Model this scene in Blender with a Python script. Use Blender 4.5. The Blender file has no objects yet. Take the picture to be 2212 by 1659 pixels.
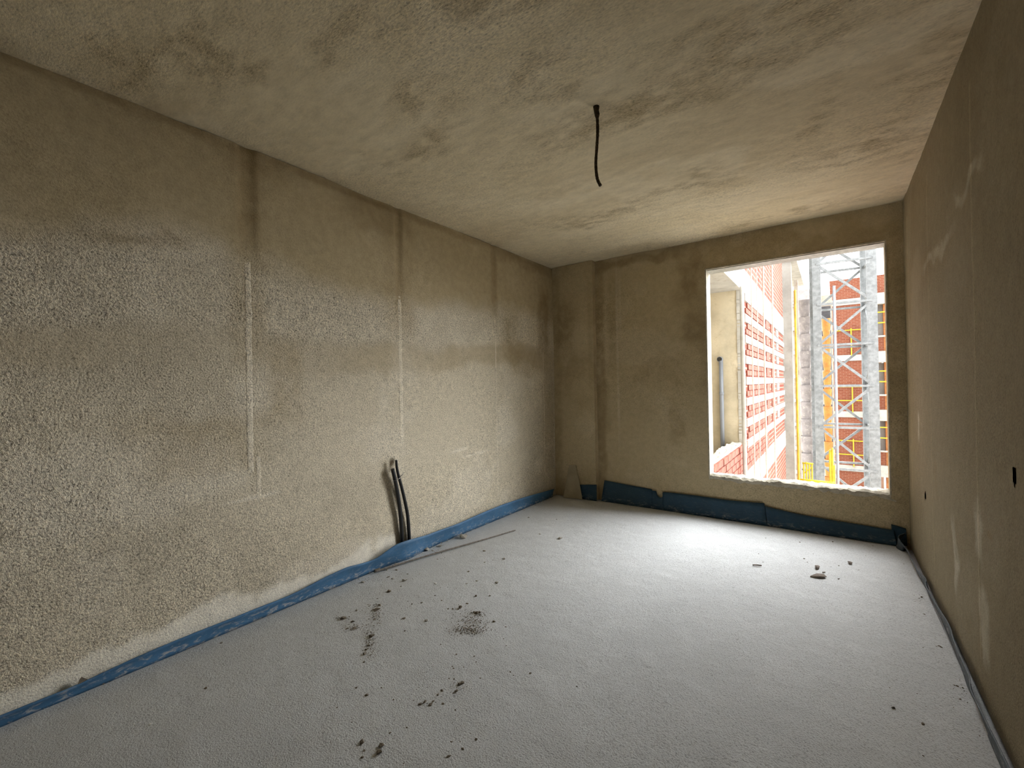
import bpy, bmesh, math, random
import numpy as np
from mathutils import Vector, Matrix

# ------------------------------------------------------------------ camera, world, sun, exposure
scene = bpy.context.scene
COL = scene.collection
W_PX, H_PX = 2212, 1659
F_PX, YAW, PITCH, ROLL, CAM_Z = 941.6, -0.63368, 0.00406, -0.0176, 1.2565
XL, XR, YB, HT = -2.578, 0.452, 4.400, 2.60       # left wall, right wall, window wall, ceiling height
YR = -1.35                                        # wall behind the camera

def cam_axes():
    cy, sy, cp, sp = math.cos(YAW), math.sin(YAW), math.cos(PITCH), math.sin(PITCH)
    f = Vector((sy*cp, cy*cp, sp)); r = Vector((cy, -sy, 0)); u = r.cross(f)
    cr, sr = math.cos(ROLL), math.sin(ROLL)
    return r*cr + u*sr, u*cr - r*sr, f
R_, U_, F_ = cam_axes()
cam_data = bpy.data.cameras.new('camera')
cam_data.sensor_fit = 'HORIZONTAL'; cam_data.sensor_width = 36.0
cam_data.lens = F_PX/W_PX*36.0; cam_data.clip_start = 0.02; cam_data.clip_end = 300
cam = bpy.data.objects.new('camera', cam_data); COL.objects.link(cam)
cam.matrix_world = Matrix(((R_.x, U_.x, -F_.x, 0), (R_.y, U_.y, -F_.y, 0), (R_.z, U_.z, -F_.z, CAM_Z), (0, 0, 0, 1)))
scene.camera = cam

world = bpy.data.worlds.new('sky'); scene.world = world; world.use_nodes = True
bg = world.node_tree.nodes['Background']
bg.inputs['Color'].default_value = (0.92, 0.965, 1.0, 1); bg.inputs['Strength'].default_value = 4.2

# hazy sun standing high in front of the window, to the right: a wide soft glow, no hard patches
sun_d = bpy.data.lights.new('sun', 'SUN'); sun_d.energy = 17.0; sun_d.angle = math.radians(75); sun_d.color = (0.97, 0.985, 1.0)
sun = bpy.data.objects.new('sun', sun_d); COL.objects.link(sun)
sun.rotation_euler = Vector((-0.40, -0.76, -0.50)).to_track_quat('-Z', 'Y').to_euler()

# the window opening guides the sky sampling (a portal gives off no light itself)
por = bpy.data.lights.new('window_portal', 'AREA'); por.shape = 'RECTANGLE'; por.size = 1.5; por.size_y = 2.1
por.cycles.is_portal = True
po = bpy.data.objects.new('window_portal', por); COL.objects.link(po)
po.location = (-0.3, YB + 0.25, 1.35); po.rotation_euler = (math.pi/2, 0, math.pi)
po.rotation_euler = Vector((0, -1, 0)).to_track_quat('-Z', 'Z').to_euler()

scene.view_settings.view_transform = 'Standard'; scene.view_settings.look = 'None'
scene.view_settings.gamma = 1.0; scene.view_settings.use_curve_mapping = False
scene.view_settings.exposure = 0.13
scene.cycles.diffuse_bounces = 4; scene.cycles.max_bounces = 5
scene.cycles.adaptive_threshold = 0.1
scene.cycles.sample_clamp_indirect = 6.0

def at(px, py, axis, val):
    """point of the place seen at photo pixel (px,py) lying on the plane axis = val"""
    d = F_*F_PX + R_*(px - W_PX/2) - U_*(py - H_PX/2)
    o = Vector((0, 0, CAM_Z)); t = (val - o[axis])/d[axis]
    return o + d*t

rng = random.Random(7); nrng = np.random.default_rng(11)

# ------------------------------------------------------------------ helpers: objects
def link(name, me, mat=None, parent=None, smooth=False):
    o = bpy.data.objects.new(name, me); COL.objects.link(o)
    if mat is not None and not me.materials: me.materials.append(mat)
    if parent is not None: o.parent = parent
    if smooth:
        me.polygons.foreach_set('use_smooth', [True]*len(me.polygons))
    return o
def mesh_of(name, verts, faces):
    me = bpy.data.meshes.new(name); me.from_pydata([tuple(v) for v in verts], [], [tuple(f) for f in faces]); me.update()
    return me
def empty(name, loc=(0, 0, 0)):
    o = bpy.data.objects.new(name, None); COL.objects.link(o); o.location = loc; o.empty_display_size = 0.1
    return o
def tag(o, label, cat, group=None, kind=None):
    o['label'] = label
    if cat: o['category'] = cat
    if group: o['group'] = group
    if kind: o['kind'] = kind
    return o
def struct(o, label=None):
    o['kind'] = 'structure'
    if label: o['label'] = label
    return o
class MB:
    def __init__(s): s.v = []; s.f = []
    def add(s, v, f):
        b = len(s.v); s.v += [tuple(p) for p in v]; s.f += [tuple(i + b for i in q) for q in f]
    def box(s, x0, x1, y0, y1, z0, z1):
        v = [(x0,y0,z0),(x1,y0,z0),(x1,y1,z0),(x0,y1,z0),(x0,y0,z1),(x1,y0,z1),(x1,y1,z1),(x0,y1,z1)]
        s.add(v, [(0,3,2,1),(4,5,6,7),(0,1,5,4),(1,2,6,5),(2,3,7,6),(3,0,4,7)])
        return s
    def bar(s, a, b, w, h, up=(0,0,1)):
        a, b = Vector(a), Vector(b); d = (b-a).normalized(); up = Vector(up)
        if abs(d.dot(up)) > 0.98: up = Vector((0,1,0))
        r = d.cross(up).normalized()*w/2; u = r.cross(d).normalized()*h/2
        v = [a-r-u, a+r-u, a+r+u, a-r+u, b-r-u, b+r-u, b+r+u, b-r+u]
        s.add(v, [(0,3,2,1),(4,5,6,7),(0,1,5,4),(1,2,6,5),(2,3,7,6),(3,0,4,7)])
        return s
    def tube(s, pts, rad, n=10, cap=True):
        pts = [Vector(p) for p in pts]; rad = rad if isinstance(rad, (list, tuple)) else [rad]*len(pts)
        rings = []; pr = None
        for i, p in enumerate(pts):
            d = (pts[min(i+1, len(pts)-1)] - pts[max(i-1, 0)]).normalized()
            if pr is None:
                t = Vector((0,0,1)) if abs(d.z) < 0.9 else Vector((1,0,0)); pr = d.cross(t).normalized()
            pr = (pr - d*pr.dot(d)).normalized(); q = d.cross(pr)
            rings.append([p + (pr*math.cos(2*math.pi*k/n) + q*math.sin(2*math.pi*k/n))*rad[i] for k in range(n)])
        v = [p for r in rings for p in r]; f = []
        for i in range(len(pts)-1):
            for k in range(n):
                f.append((i*n+k, i*n+(k+1) % n, (i+1)*n+(k+1) % n, (i+1)*n+k))
        if cap:
            f.append(tuple(range(n-1, -1, -1))); f.append(tuple((len(pts)-1)*n+k for k in range(n)))
        s.add(v, f); return s
    def build(s, name, mat=None, parent=None, smooth=False):
        return link(name, mesh_of(name, s.v, s.f), mat, parent, smooth)
def spline(pts, n=8):
    P = [Vector(p) for p in pts]; out = []
    for i in range(len(P)-1):
        a, b, c, d = P[max(i-1,0)], P[i], P[i+1], P[min(i+2, len(P)-1)]
        for k in range(n):
            t = k/n
            out.append(0.5*((2*b) + (c-a)*t + (2*a-5*b+4*c-d)*t*t + (3*b-a-3*c+d)*t**3))
    out.append(P[-1]); return out

# value noise on numpy arrays
_NZ = {}
def vnoise(x, y, seed=0):
    if seed not in _NZ: _NZ[seed] = np.random.default_rng(seed).random((256, 256))
    g = _NZ[seed]
    xi = np.floor(x).astype(int); yi = np.floor(y).astype(int); fx = x-xi; fy = y-yi
    fx = fx*fx*(3-2*fx); fy = fy*fy*(3-2*fy)
    a = g[xi % 256, yi % 256]; b = g[(xi+1) % 256, yi % 256]; c = g[xi % 256, (yi+1) % 256]; d = g[(xi+1) % 256, (yi+1) % 256]
    return (a*(1-fx)+b*fx)*(1-fy) + (c*(1-fx)+d*fx)*fy - 0.5
def fbm(x, y, scale, oct=4, seed=0):
    r = 0; a = 1
    for o in range(oct):
        r = r + a*vnoise(x*scale, y*scale, seed+o); scale *= 2.03; a *= 0.5
    return r
def grid(axis, const, a0, a1, b0, b1, step, disp, sign, hole=None, tint=None):
    """displaced sheet on the plane axis=const; a,b are the two other axes in order; sign: side it faces"""
    na = max(2, int(round((a1-a0)/step))+1); nb = max(2, int(round((b1-b0)/step))+1)
    A, B = np.meshgrid(np.linspace(a0, a1, na), np.linspace(b0, b1, nb), indexing='ij')
    D = disp(A, B)*sign
    V = np.zeros((na*nb, 3)); oth = [i for i in range(3) if i != axis]
    V[:, axis] = const + D.ravel(); V[:, oth[0]] = A.ravel(); V[:, oth[1]] = B.ravel()
    i, j = np.meshgrid(np.arange(na-1), np.arange(nb-1), indexing='ij')
    q = np.stack([i*nb+j, (i+1)*nb+j, (i+1)*nb+j+1, i*nb+j+1], -1).reshape(-1, 4)
    if hole is not None:
        ca = (A[:-1, :-1]+A[1:, 1:])/2; cb = (B[:-1, :-1]+B[1:, 1:])/2
        q = q[~hole(ca, cb).ravel()]
    # orientation: (a,b) cross gives +axis for axes 0 (y,z) and 2 (x,y), -axis for axis 1 (x,z)
    s = sign*(1 if axis != 1 else -1)
    if s < 0: q = q[:, ::-1]
    C = (tint or plain_tint)(A.ravel(), B.ravel())
    return V, q, C
def set_tint(me, C):
    at_ = me.attributes.new('tint', 'FLOAT_COLOR', 'POINT'); at_.data.foreach_set('color', C.astype(np.float32).ravel())
def mesh_np(name, V, Q, C=None, smooth=True):
    me = bpy.data.meshes.new(name)
    me.vertices.add(len(V)); me.vertices.foreach_set('co', V.astype(np.float32).ravel())
    me.loops.add(Q.size); me.loops.foreach_set('vertex_index', Q.astype(np.int32).ravel())
    me.polygons.add(len(Q)); me.polygons.foreach_set('loop_start', np.arange(0, Q.size, 4, dtype=np.int32))
    me.polygons.foreach_set('use_smooth', np.full(len(Q), smooth))
    me.update(calc_edges=True)
    if C is not None: set_tint(me, C)
    return me
def sheets(name, parts, boxes, mat):
    """one mesh out of displaced sheets and solid boxes behind them"""
    V, Q, C = [], [], []; n = 0
    for v, q, c in parts: V.append(v); Q.append(q+n); C.append(c); n += len(v)
    sm = sum(len(q) for q in Q)
    mb = MB()
    for b in boxes: mb.box(*b)
    if boxes: V.append(np.array(mb.v)); Q.append(np.array(mb.f)+n); C.append(np.tile(C[0].mean(0), (len(mb.v), 1)))
    me = mesh_np(name, np.concatenate(V), np.concatenate(Q), np.concatenate(C))
    fl = np.zeros(len(me.polygons), bool); fl[:sm] = True; me.polygons.foreach_set('use_smooth', fl)
    return link(name, me, mat)

# ------------------------------------------------------------------ helpers: materials
class NT:
    def __init__(s, name):
        s.m = bpy.data.materials.new(name); s.m.use_nodes = True; s.t = s.m.node_tree
        s.b = s.t.nodes['Principled BSDF']; s.out = s.t.nodes['Material Output']
        s.b.inputs['Specular IOR Level'].default_value = 0.25
    def n(s, typ, props=None, **inp):
        nd = s.t.nodes.new(typ)
        for k, v in (props or {}).items(): setattr(nd, k, v)
        for k, v in inp.items(): s.set(nd, k.replace('_', ' '), v)
        return nd
    def set(s, nd, k, v):
        sock = nd.inputs[int(k[1:])] if k[0] == 'i' and k[1:].isdigit() else nd.inputs[k]
        if isinstance(v, bpy.types.NodeSocket): s.t.links.new(v, sock)
        elif isinstance(v, bpy.types.Node): s.t.links.new(v.outputs[0], sock)
        else: sock.default_value = v
    def math(s, op, a, b=0.0, clamp=False):
        return s.n('ShaderNodeMath', {'operation': op, 'use_clamp': clamp}, i0=a, i1=b).outputs[0]
    def coord(s):
        return s.n('ShaderNodeTexCoord').outputs['Object']
    def noise(s, vec, scale, detail=4.0, rough=0.55, dist=0.0):
        return s.n('ShaderNodeTexNoise', None, Vector=vec, Scale=scale, Detail=detail, Roughness=rough, Distortion=dist).outputs['Fac']
    def ramp(s, v, lo, hi, a=0.0, b=1.0, smooth=True):
        nd = s.n('ShaderNodeMapRange', {'interpolation_type': 'SMOOTHSTEP' if smooth else 'LINEAR'})
        for k, x in (('Value', v), ('From Min', lo), ('From Max', hi), ('To Min', a), ('To Max', b)): s.set(nd, k, x)
        return nd.outputs[0]
    def mix(s, f, a, b, mode='MIX'):
        nd = s.n('ShaderNodeMix', {'data_type': 'RGBA', 'blend_type': mode})
        s.set(nd, 'Factor', f) if not isinstance(f, bpy.types.NodeSocket) else s.t.links.new(f, nd.inputs[0])
        for i, c in ((6, a), (7, b)):
            if isinstance(c, bpy.types.NodeSocket): s.t.links.new(c, nd.inputs[i])
            else: nd.inputs[i].default_value = (*c, 1) if len(c) == 3 else c
        return nd.outputs[2]
    def scale(s, vec, sc):
        return s.n('ShaderNodeMapping', None, Vector=vec, Scale=sc).outputs[0]
    def sep(s, vec):
        return s.n('ShaderNodeSeparateXYZ', None, Vector=vec).outputs
    def bump(s, h, strength, dist, normal=None):
        nd = s.n('ShaderNodeBump', None, Strength=strength, Distance=dist, Height=h)
        if normal is not None: s.set(nd, 'Normal', normal)
        return nd.outputs[0]
    def done(s, col, rough=0.9, normal=None, metal=None, spec=None):
        s.set(s.b, 'Base Color', col if isinstance(col, bpy.types.NodeSocket) else (*col, 1))
        s.set(s.b, 'Roughness', rough)
        if normal is not None: s.set(s.b, 'Normal', normal)
        if metal is not None: s.set(s.b, 'Metallic', metal)
        if spec is not None: s.set(s.b, 'Specular IOR Level', spec)
        return s.m

def plaster(name, grain=1.0, streak=(1, 1, 1), bumpk=1.0):
    """sand plaster: colour and openness of the grain vary over the wall (tint attribute), sand grain and pits on top"""
    t = NT(name); P = t.coord(); Ps = t.scale(P, streak)
    A = t.n('ShaderNodeAttribute', {'attribute_name': 'tint'}); col0 = A.outputs['Color']; zone = A.outputs['Alpha']
    g1 = t.noise(Ps, 120.0, 2, 0.65); med = t.noise(Ps, 22.0, 2, 0.6)
    amt = t.math('MULTIPLY', t.math('ADD', t.math('MULTIPLY', zone, 0.85), 0.15), grain)
    f = t.math('ADD', t.math('MULTIPLY', t.math('MULTIPLY', t.math('SUBTRACT', g1, 0.5), amt), 2.3), t.math('ADD', t.math('MULTIPLY', t.math('SUBTRACT', med, 0.5), 0.35), 1.0))
    pit = t.math('MULTIPLY', t.ramp(g1, 0.37, 0.29), t.math('MULTIPLY', amt, 0.5))
    f = t.math('MULTIPLY', f, t.math('SUBTRACT', 1.0, pit))
    col = t.n('ShaderNodeVectorMath', {'operation': 'SCALE'}, i0=col0, Scale=f).outputs[0]
    h = t.math('ADD', t.math('MULTIPLY', g1, amt), t.math('MULTIPLY', med, 0.15))
    return t.done(col, 0.92, t.bump(h, 0.9*bumpk, 0.010), spec=0.15)

def plain(name, col, rough=0.7, metal=0.0, var=0.15, scale=8.0, bump=0.0, spec=0.3, dirt=None, dirt_k=0.5):
    t = NT(name); P = t.coord(); n = t.noise(P, scale, 5, 0.6)
    c = t.mix(t.ramp(n, 0.3, 0.7), tuple(x*(1-var) for x in col), tuple(min(1, x*(1+var)) for x in col))
    if dirt:
        c = t.mix(t.math('MULTIPLY', t.ramp(t.noise(P, scale*2.7, 6, 0.68, 0.5), 0.52, 0.68), dirt_k), c, dirt)
    nr = t.bump(t.noise(P, scale*9, 3), 0.6, bump) if bump else None
    return t.done(c, rough, nr, metal, spec)

def brickmat(name, ax, c1, c2, mortar, bw=0.25, bh=0.08, msize=0.008, wash=None):
    t = NT(name); S = t.sep(t.coord())
    v = t.n('ShaderNodeCombineXYZ', None, X=S[ax[0]], Y=S[ax[1]]).outputs[0]
    nd = t.n('ShaderNodeTexBrick', {'offset': 0.5}, Vector=v, Color1=(*c1, 1), Color2=(*c2, 1), Mortar=(*mortar, 1), Scale=1.0)
    nd.inputs['Mortar Size'].default_value = msize; nd.inputs['Brick Width'].default_value = bw; nd.inputs['Row Height'].default_value = bh
    nd.inputs['Bias'].default_value = 0.0; nd.inputs['Mortar Smooth'].default_value = 0.2
    col = nd.outputs['Color']
    n = t.noise(t.coord(), 3.0, 6, 0.65)
    col = t.mix(t.math('MULTIPLY', t.ramp(n, 0.45, 0.7), 0.35), col, wash or mortar)
    nr = t.bump(nd.outputs['Fac'], -0.8, 0.01)
    return t.done(col, 0.9, nr, spec=0.1)

sst = lambda x, a, b: (lambda t: t*t*(3-2*t))(np.clip((x-a)/(b-a), 0, 1))
def blend(C, m, c): return C*(1-m[:, None]) + np.array(c)[None, :]*m[:, None]
def spot(a, b, ca, ha, cb, hb, warp=0.0, seed=0, soft=0.5):
    """soft-edged blot; warp makes its outline ragged"""
    near = (np.abs(a-ca) < ha*(1+soft)+warp) & (np.abs(b-cb) < hb*(1+soft)+warp)
    out = np.zeros(len(a)); a, b = a[near], b[near]
    if len(a) == 0: return out
    if warp:
        a, b = a + warp*fbm(a, b, 5.0, 4, 300+seed), b + warp*fbm(a, b, 5.0, 4, 310+seed)
    da = sst(np.abs(a-ca)/ha, 1+soft, 1-soft); db = sst(np.abs(b-cb)/hb, 1+soft, 1-soft)
    out[near] = da*db*np.clip(0.85+0.7*fbm(a, b, 18, 3, 320+seed), 0, 1)
    return out
def pack(C, zone): return np.concatenate([np.clip(C*1.22, 0.02, 0.9), np.clip(zone, 0, 1)[:, None]], 1)
PB, PD, PL = np.array((0.50, 0.443, 0.335)), np.array((0.395, 0.338, 0.235)), np.array((0.57, 0.515, 0.41))
BROWN, OCHRE, PALE = (0.215, 0.155, 0.08), (0.305, 0.24, 0.14), (0.70, 0.65, 0.55)  # wall tones: blots, ceiling patches, strips along corners and joints
def clouds(a, b, sc, seed, base, dark, light, lo=-0.18, hi=0.22):
    n = fbm(a, b, sc, 5, seed); C = blend(np.tile(np.array(base), (len(a), 1)), sst(n, 0.02, lo-0.1)*0.8, dark)
    n2 = fbm(a, b, sc*2.6, 5, seed+7); return blend(C, sst(n2, 0.03, hi+0.12)*0.6, light)
def plain_tint(a, b): return pack(clouds(a, b, 1.3, 150, PB*0.96, PD, PL), 0.4+0*a)
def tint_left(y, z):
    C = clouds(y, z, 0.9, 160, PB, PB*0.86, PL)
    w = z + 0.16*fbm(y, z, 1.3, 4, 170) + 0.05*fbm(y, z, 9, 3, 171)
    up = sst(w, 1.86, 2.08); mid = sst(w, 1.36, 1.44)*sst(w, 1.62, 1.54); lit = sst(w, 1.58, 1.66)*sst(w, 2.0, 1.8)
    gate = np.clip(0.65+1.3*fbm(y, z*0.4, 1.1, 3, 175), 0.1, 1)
    C = blend(C, up*0.75, (0.325, 0.256, 0.142)); C = blend(C, mid*gate*0.85, (0.36, 0.298, 0.198)); C = blend(C, lit*0.35, PL)  # upper zone: dim, brownish bounced light painted into the plaster colour
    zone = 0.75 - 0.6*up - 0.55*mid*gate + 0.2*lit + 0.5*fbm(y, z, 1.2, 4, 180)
    for i, (ca, ha, cb, hb, c, k, wp) in enumerate([
        (1.075, 0.055, 2.36, 0.26, BROWN, 0.85, 0), (1.08, 0.09, 2.0, 0.55, OCHRE, 0.5, 0.03), (1.12, 0.16, 2.53, 0.07, BROWN, 0.5, 0.08),
        (2.115, 0.035, 2.25, 0.42, BROWN, 0.55, 0), (2.12, 0.13, 2.1, 0.42, OCHRE, 0.5, 0.06), (1.95, 0.25, 2.48, 0.10, BROWN, 0.5, 0.12),
        (3.25, 0.045, 2.28, 0.34, BROWN, 0.55, 0), (3.75, 0.45, 2.53, 0.06, BROWN, 0.5, 0.08), (4.12, 0.10, 1.95, 0.36, BROWN, 0.65, 0.05),
        (3.50, 0.16, 1.72, 0.22, OCHRE, 0.6, 0.12), (3.75, 0.28, 1.52, 0.12, OCHRE, 0.55, 0.1), (4.2, 0.12, 0.9, 0.8, OCHRE, 0.4, 0.05),
        (0.62, 0.14, 1.98, 0.03, BROWN, 0.45, 0.12), (1.28, 0.10, 1.32, 0.22, OCHRE, 0.5, 0.07), (0.9, 0.30, 0.98, 0.13, OCHRE, 0.4, 0.15),
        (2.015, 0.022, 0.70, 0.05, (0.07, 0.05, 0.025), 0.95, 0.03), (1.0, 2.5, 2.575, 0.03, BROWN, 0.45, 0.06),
        (2.75, 0.10, 0.72, 0.010, PALE, 0.7, 0.03), (2.95, 0.14, 0.66, 0.008, PALE, 0.7, 0.03), (1.08, 0.13, 0.66, 0.008, PALE, 0.6, 0.03)]):
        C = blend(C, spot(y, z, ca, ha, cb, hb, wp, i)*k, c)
    n = fbm(y, z, 2.2, 5, 190)
    sp = sst(z - 0.14 - 0.20*n - 0.05*fbm(y, z, 22, 3, 195), 0.035, -0.03)*sst(y, 2.35, 1.95); C = blend(C, sp*0.9, PALE); zone = zone - 0.6*sp
    return pack(C, zone)
def tint_back(x, z):
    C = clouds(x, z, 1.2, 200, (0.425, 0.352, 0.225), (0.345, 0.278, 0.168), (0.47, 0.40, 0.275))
    for i, (ca, ha, cb, hb, c, k, wp) in enumerate([
        (-1.6, 0.55, 2.54, 0.05, BROWN, 0.6, 0.08), (-1.12, 0.12, 2.28, 0.18, BROWN, 0.6, 0.15), (-1.04, 0.10, 1.75, 0.14, BROWN, 0.5, 0.12),
        (-2.03, 0.05, 1.3, 1.3, BROWN, 0.6, 0.02), (-1.88, 0.06, 1.95, 0.5, OCHRE, 0.5, 0.03), (-1.25, 0.08, 0.85, 0.18, OCHRE, 0.6, 0.08), (-1.4, 0.25, 1.35, 0.12, OCHRE, 0.4, 0.15),
        (-1.83, 0.012, 1.6, 0.9, PALE, 0.22, 0), (-1.80, 0.014, 2.1, 0.3, PALE, 0.18, 0), (0.42, 0.05, 1.2, 1.3, OCHRE, 0.5, 0.02)]):
        C = blend(C, spot(x, z, ca, ha, cb, hb, wp, 40+i)*k, c)
    return pack(C, 0.35+0.6*fbm(x, z, 1.6, 4, 210))
def tint_pil(x, z):
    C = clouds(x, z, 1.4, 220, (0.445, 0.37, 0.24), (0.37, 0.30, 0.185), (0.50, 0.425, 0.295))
    for i, (ca, ha, cb, hb, c, k, wp) in enumerate([(-2.54, 0.06, 1.3, 1.4, OCHRE, 0.6, 0.02), (-2.42, 0.12, 1.9, 0.28, BROWN, 0.5, 0.08), (-2.10, 0.04, 1.8, 0.7, OCHRE, 0.4, 0.02), (-2.3, 0.25, 1.55, 0.10, OCHRE, 0.4, 0.1)]):
        C = blend(C, spot(x, z, ca, ha, cb, hb, wp, 60+i)*k, c)
    return pack(C, 0.4+0.6*fbm(x, z, 1.6, 4, 215))
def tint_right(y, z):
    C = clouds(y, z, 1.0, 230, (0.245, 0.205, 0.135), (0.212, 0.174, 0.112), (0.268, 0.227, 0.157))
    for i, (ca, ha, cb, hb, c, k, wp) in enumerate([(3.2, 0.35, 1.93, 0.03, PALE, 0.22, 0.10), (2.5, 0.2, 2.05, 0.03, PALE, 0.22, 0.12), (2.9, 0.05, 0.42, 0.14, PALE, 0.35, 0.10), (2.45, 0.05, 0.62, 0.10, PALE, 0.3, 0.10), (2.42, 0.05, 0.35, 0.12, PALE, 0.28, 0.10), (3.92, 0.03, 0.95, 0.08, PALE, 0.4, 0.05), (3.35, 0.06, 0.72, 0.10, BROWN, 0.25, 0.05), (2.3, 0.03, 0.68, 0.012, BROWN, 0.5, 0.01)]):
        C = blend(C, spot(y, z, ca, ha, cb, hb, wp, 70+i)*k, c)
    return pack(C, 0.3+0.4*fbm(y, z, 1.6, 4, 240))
def tint_ceil(x, y):
    C = clouds(x*0.8, y*1.5, 0.9, 250, (0.63, 0.55, 0.395), (0.555, 0.475, 0.33), (0.68, 0.605, 0.455))
    zone = 0.30+0.9*fbm(x*0.8, y*1.7, 1.2, 4, 260)
    for i, (px, py, rx, ry) in enumerate([(930, 200, 0.12, 0.10), (950, 290, 0.08, 0.06), (1180, 180, 0.09, 0.07), (1330, 250, 0.35, 0.09), (1740, 120, 0.14, 0.06), (1800, 250, 0.06, 0.13), (1610, 150, 0.12, 0.05), (1400, 220, 0.25, 0.06), (1850, 340, 0.25, 0.10), (1080, 20, 0.12, 0.06), (300, 160, 0.18, 0.05), (900, 330, 0.15, 0.08), (1500, 390, 0.2, 0.06), (1290, 470, 0.3, 0.08), (1620, 60, 0.2, 0.05), (2000, 150, 0.10, 0.15), (1930, 290, 0.07, 0.10), (1700, 460, 0.3, 0.06), (470, 120, 0.2, 0.06), (740, 70, 0.12, 0.05)]):
        q = at(px, py, 2, HT); m = spot(x, y, q.x, rx*1.3, q.y, ry*1.6, 0.22, 90+i, 0.7)
        m = m*np.clip(0.6+2.2*fbm(x*0.8, y*2, 14, 3, 400+i), 0, 1); C = blend(C, m*0.55, OCHRE); zone = zone+m*0.7
    edge = sst(x, XL+0.16, XL+0.02)*np.clip(0.3+1.6*fbm(y, x, 1.5, 3, 270), 0, 1); C = blend(C, edge*0.5, OCHRE)  # uneven darker tone along the joint with the left wall
    return pack(C, zone)
M = {}
M['plaster'] = plaster('sand_plaster', 1.0); M['plaster_fine'] = plaster('fine_plaster', 0.75); M['ceiling'] = plaster('ceiling_plaster', 0.65, (0.5, 1.0, 1.0), 0.7)

def floor_material():
    t = NT('screed'); P = t.coord()
    big = t.noise(P, 0.8, 5, 0.55); med = t.noise(P, 6.0, 6, 0.62, 0.4); g = t.noise(P, 170.0, 3, 0.65); sp = t.noise(P, 46.0, 4, 0.7)
    col = t.mix(t.ramp(big, 0.35, 0.65), (0.515, 0.525, 0.525), (0.57, 0.58, 0.58))
    col = t.mix(t.math('MULTIPLY', t.ramp(med, 0.45, 0.75), 0.5), col, (0.64, 0.65, 0.65))
    col = t.mix(t.math('MULTIPLY', t.ramp(g, 0.50, 0.32), 0.75), col, (0.27, 0.27, 0.265))
    col = t.mix(t.math('MULTIPLY', t.ramp(sp, 0.36, 0.27), 0.7), col, (0.20, 0.195, 0.185))
    h = t.math('ADD', t.math('MULTIPLY', g, 0.5), t.math('ADD', t.math('MULTIPLY', sp, 0.5), t.math('MULTIPLY', med, 0.6)))
    return t.done(col, 0.85, t.bump(h, 0.9, 0.007), spec=0.25)
M['floor'] = floor_material()

# ------------------------------------------------------------------ the room
def d_left(y, z):
    d = 0.008*fbm(y, z, 1.1, 4, 3) + 0.0035*fbm(y, z, 14, 3, 21)
    rec = np.clip((z-2.545)/0.045, 0, 1)*(0.010 + 0.04*np.clip(fbm(y, z*0.3, 1.6, 3, 40)+0.1, 0, 1))
    for c, w in ((1.075, 0.045), (2.115, 0.03), (3.25, 0.03)):      # chases over the guides, open near the ceiling
        k = np.exp(-((y-c)/w)**4)*np.clip((z-1.75)/0.6, 0, 1); d = d - 0.012*k
    return d - rec
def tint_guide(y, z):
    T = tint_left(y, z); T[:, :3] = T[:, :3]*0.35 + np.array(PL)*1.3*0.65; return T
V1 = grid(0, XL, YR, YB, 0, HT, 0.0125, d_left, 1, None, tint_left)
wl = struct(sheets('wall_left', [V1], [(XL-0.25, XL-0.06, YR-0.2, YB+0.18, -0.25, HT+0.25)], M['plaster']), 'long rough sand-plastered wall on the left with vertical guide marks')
for c, z0, z1, w, h in ((1.075, 0.78, 2.02, 0.040, 0.011), (1.115, 0.62, 0.95, 0.03, 0.007), (2.118, 0.80, 1.98, 0.040, 0.010), (3.252, 0.16, 1.95, 0.022, 0.011), (4.10, 0.2, 1.7, 0.012, 0.008)):
    # raised plaster guide, one object each
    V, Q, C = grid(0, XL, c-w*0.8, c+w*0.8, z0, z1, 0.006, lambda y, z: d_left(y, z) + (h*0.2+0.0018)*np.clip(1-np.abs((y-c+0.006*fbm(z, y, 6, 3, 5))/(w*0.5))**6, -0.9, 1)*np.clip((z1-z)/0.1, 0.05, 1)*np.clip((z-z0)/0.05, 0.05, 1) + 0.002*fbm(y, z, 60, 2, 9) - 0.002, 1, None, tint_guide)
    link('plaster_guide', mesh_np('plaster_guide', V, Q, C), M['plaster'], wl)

d_ceil = lambda x, y: 0.012*fbm(x, y, 0.9, 4, 60) + 0.005*fbm(x*0.7, y*1.6, 9, 4, 61)
struct(sheets('ceiling', [grid(2, HT, XL-0.05, XR+0.02, YR, YB+0.01, 0.0125, d_ceil, -1, None, tint_ceil)], [(XL-0.25, XR+0.25, YR-0.2, YB+0.18, HT+0.03, HT+0.25)], M['ceiling']), 'trowelled bare plaster ceiling')
d_floor = lambda x, y: 0.006*fbm(x, y, 0.8, 3, 80) + 0.0022*fbm(x, y, 16, 3, 81) - 0.002
struct(sheets('floor', [grid(2, 0, XL-0.02, XR-0.024, YR, YB+0.01, 0.0125, d_floor, 1)], [(XL-0.25, XR+0.25, YR-0.2, YB+0.18, -0.25, -0.03)], M['floor']), 'pale grey concrete screed floor')

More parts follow.
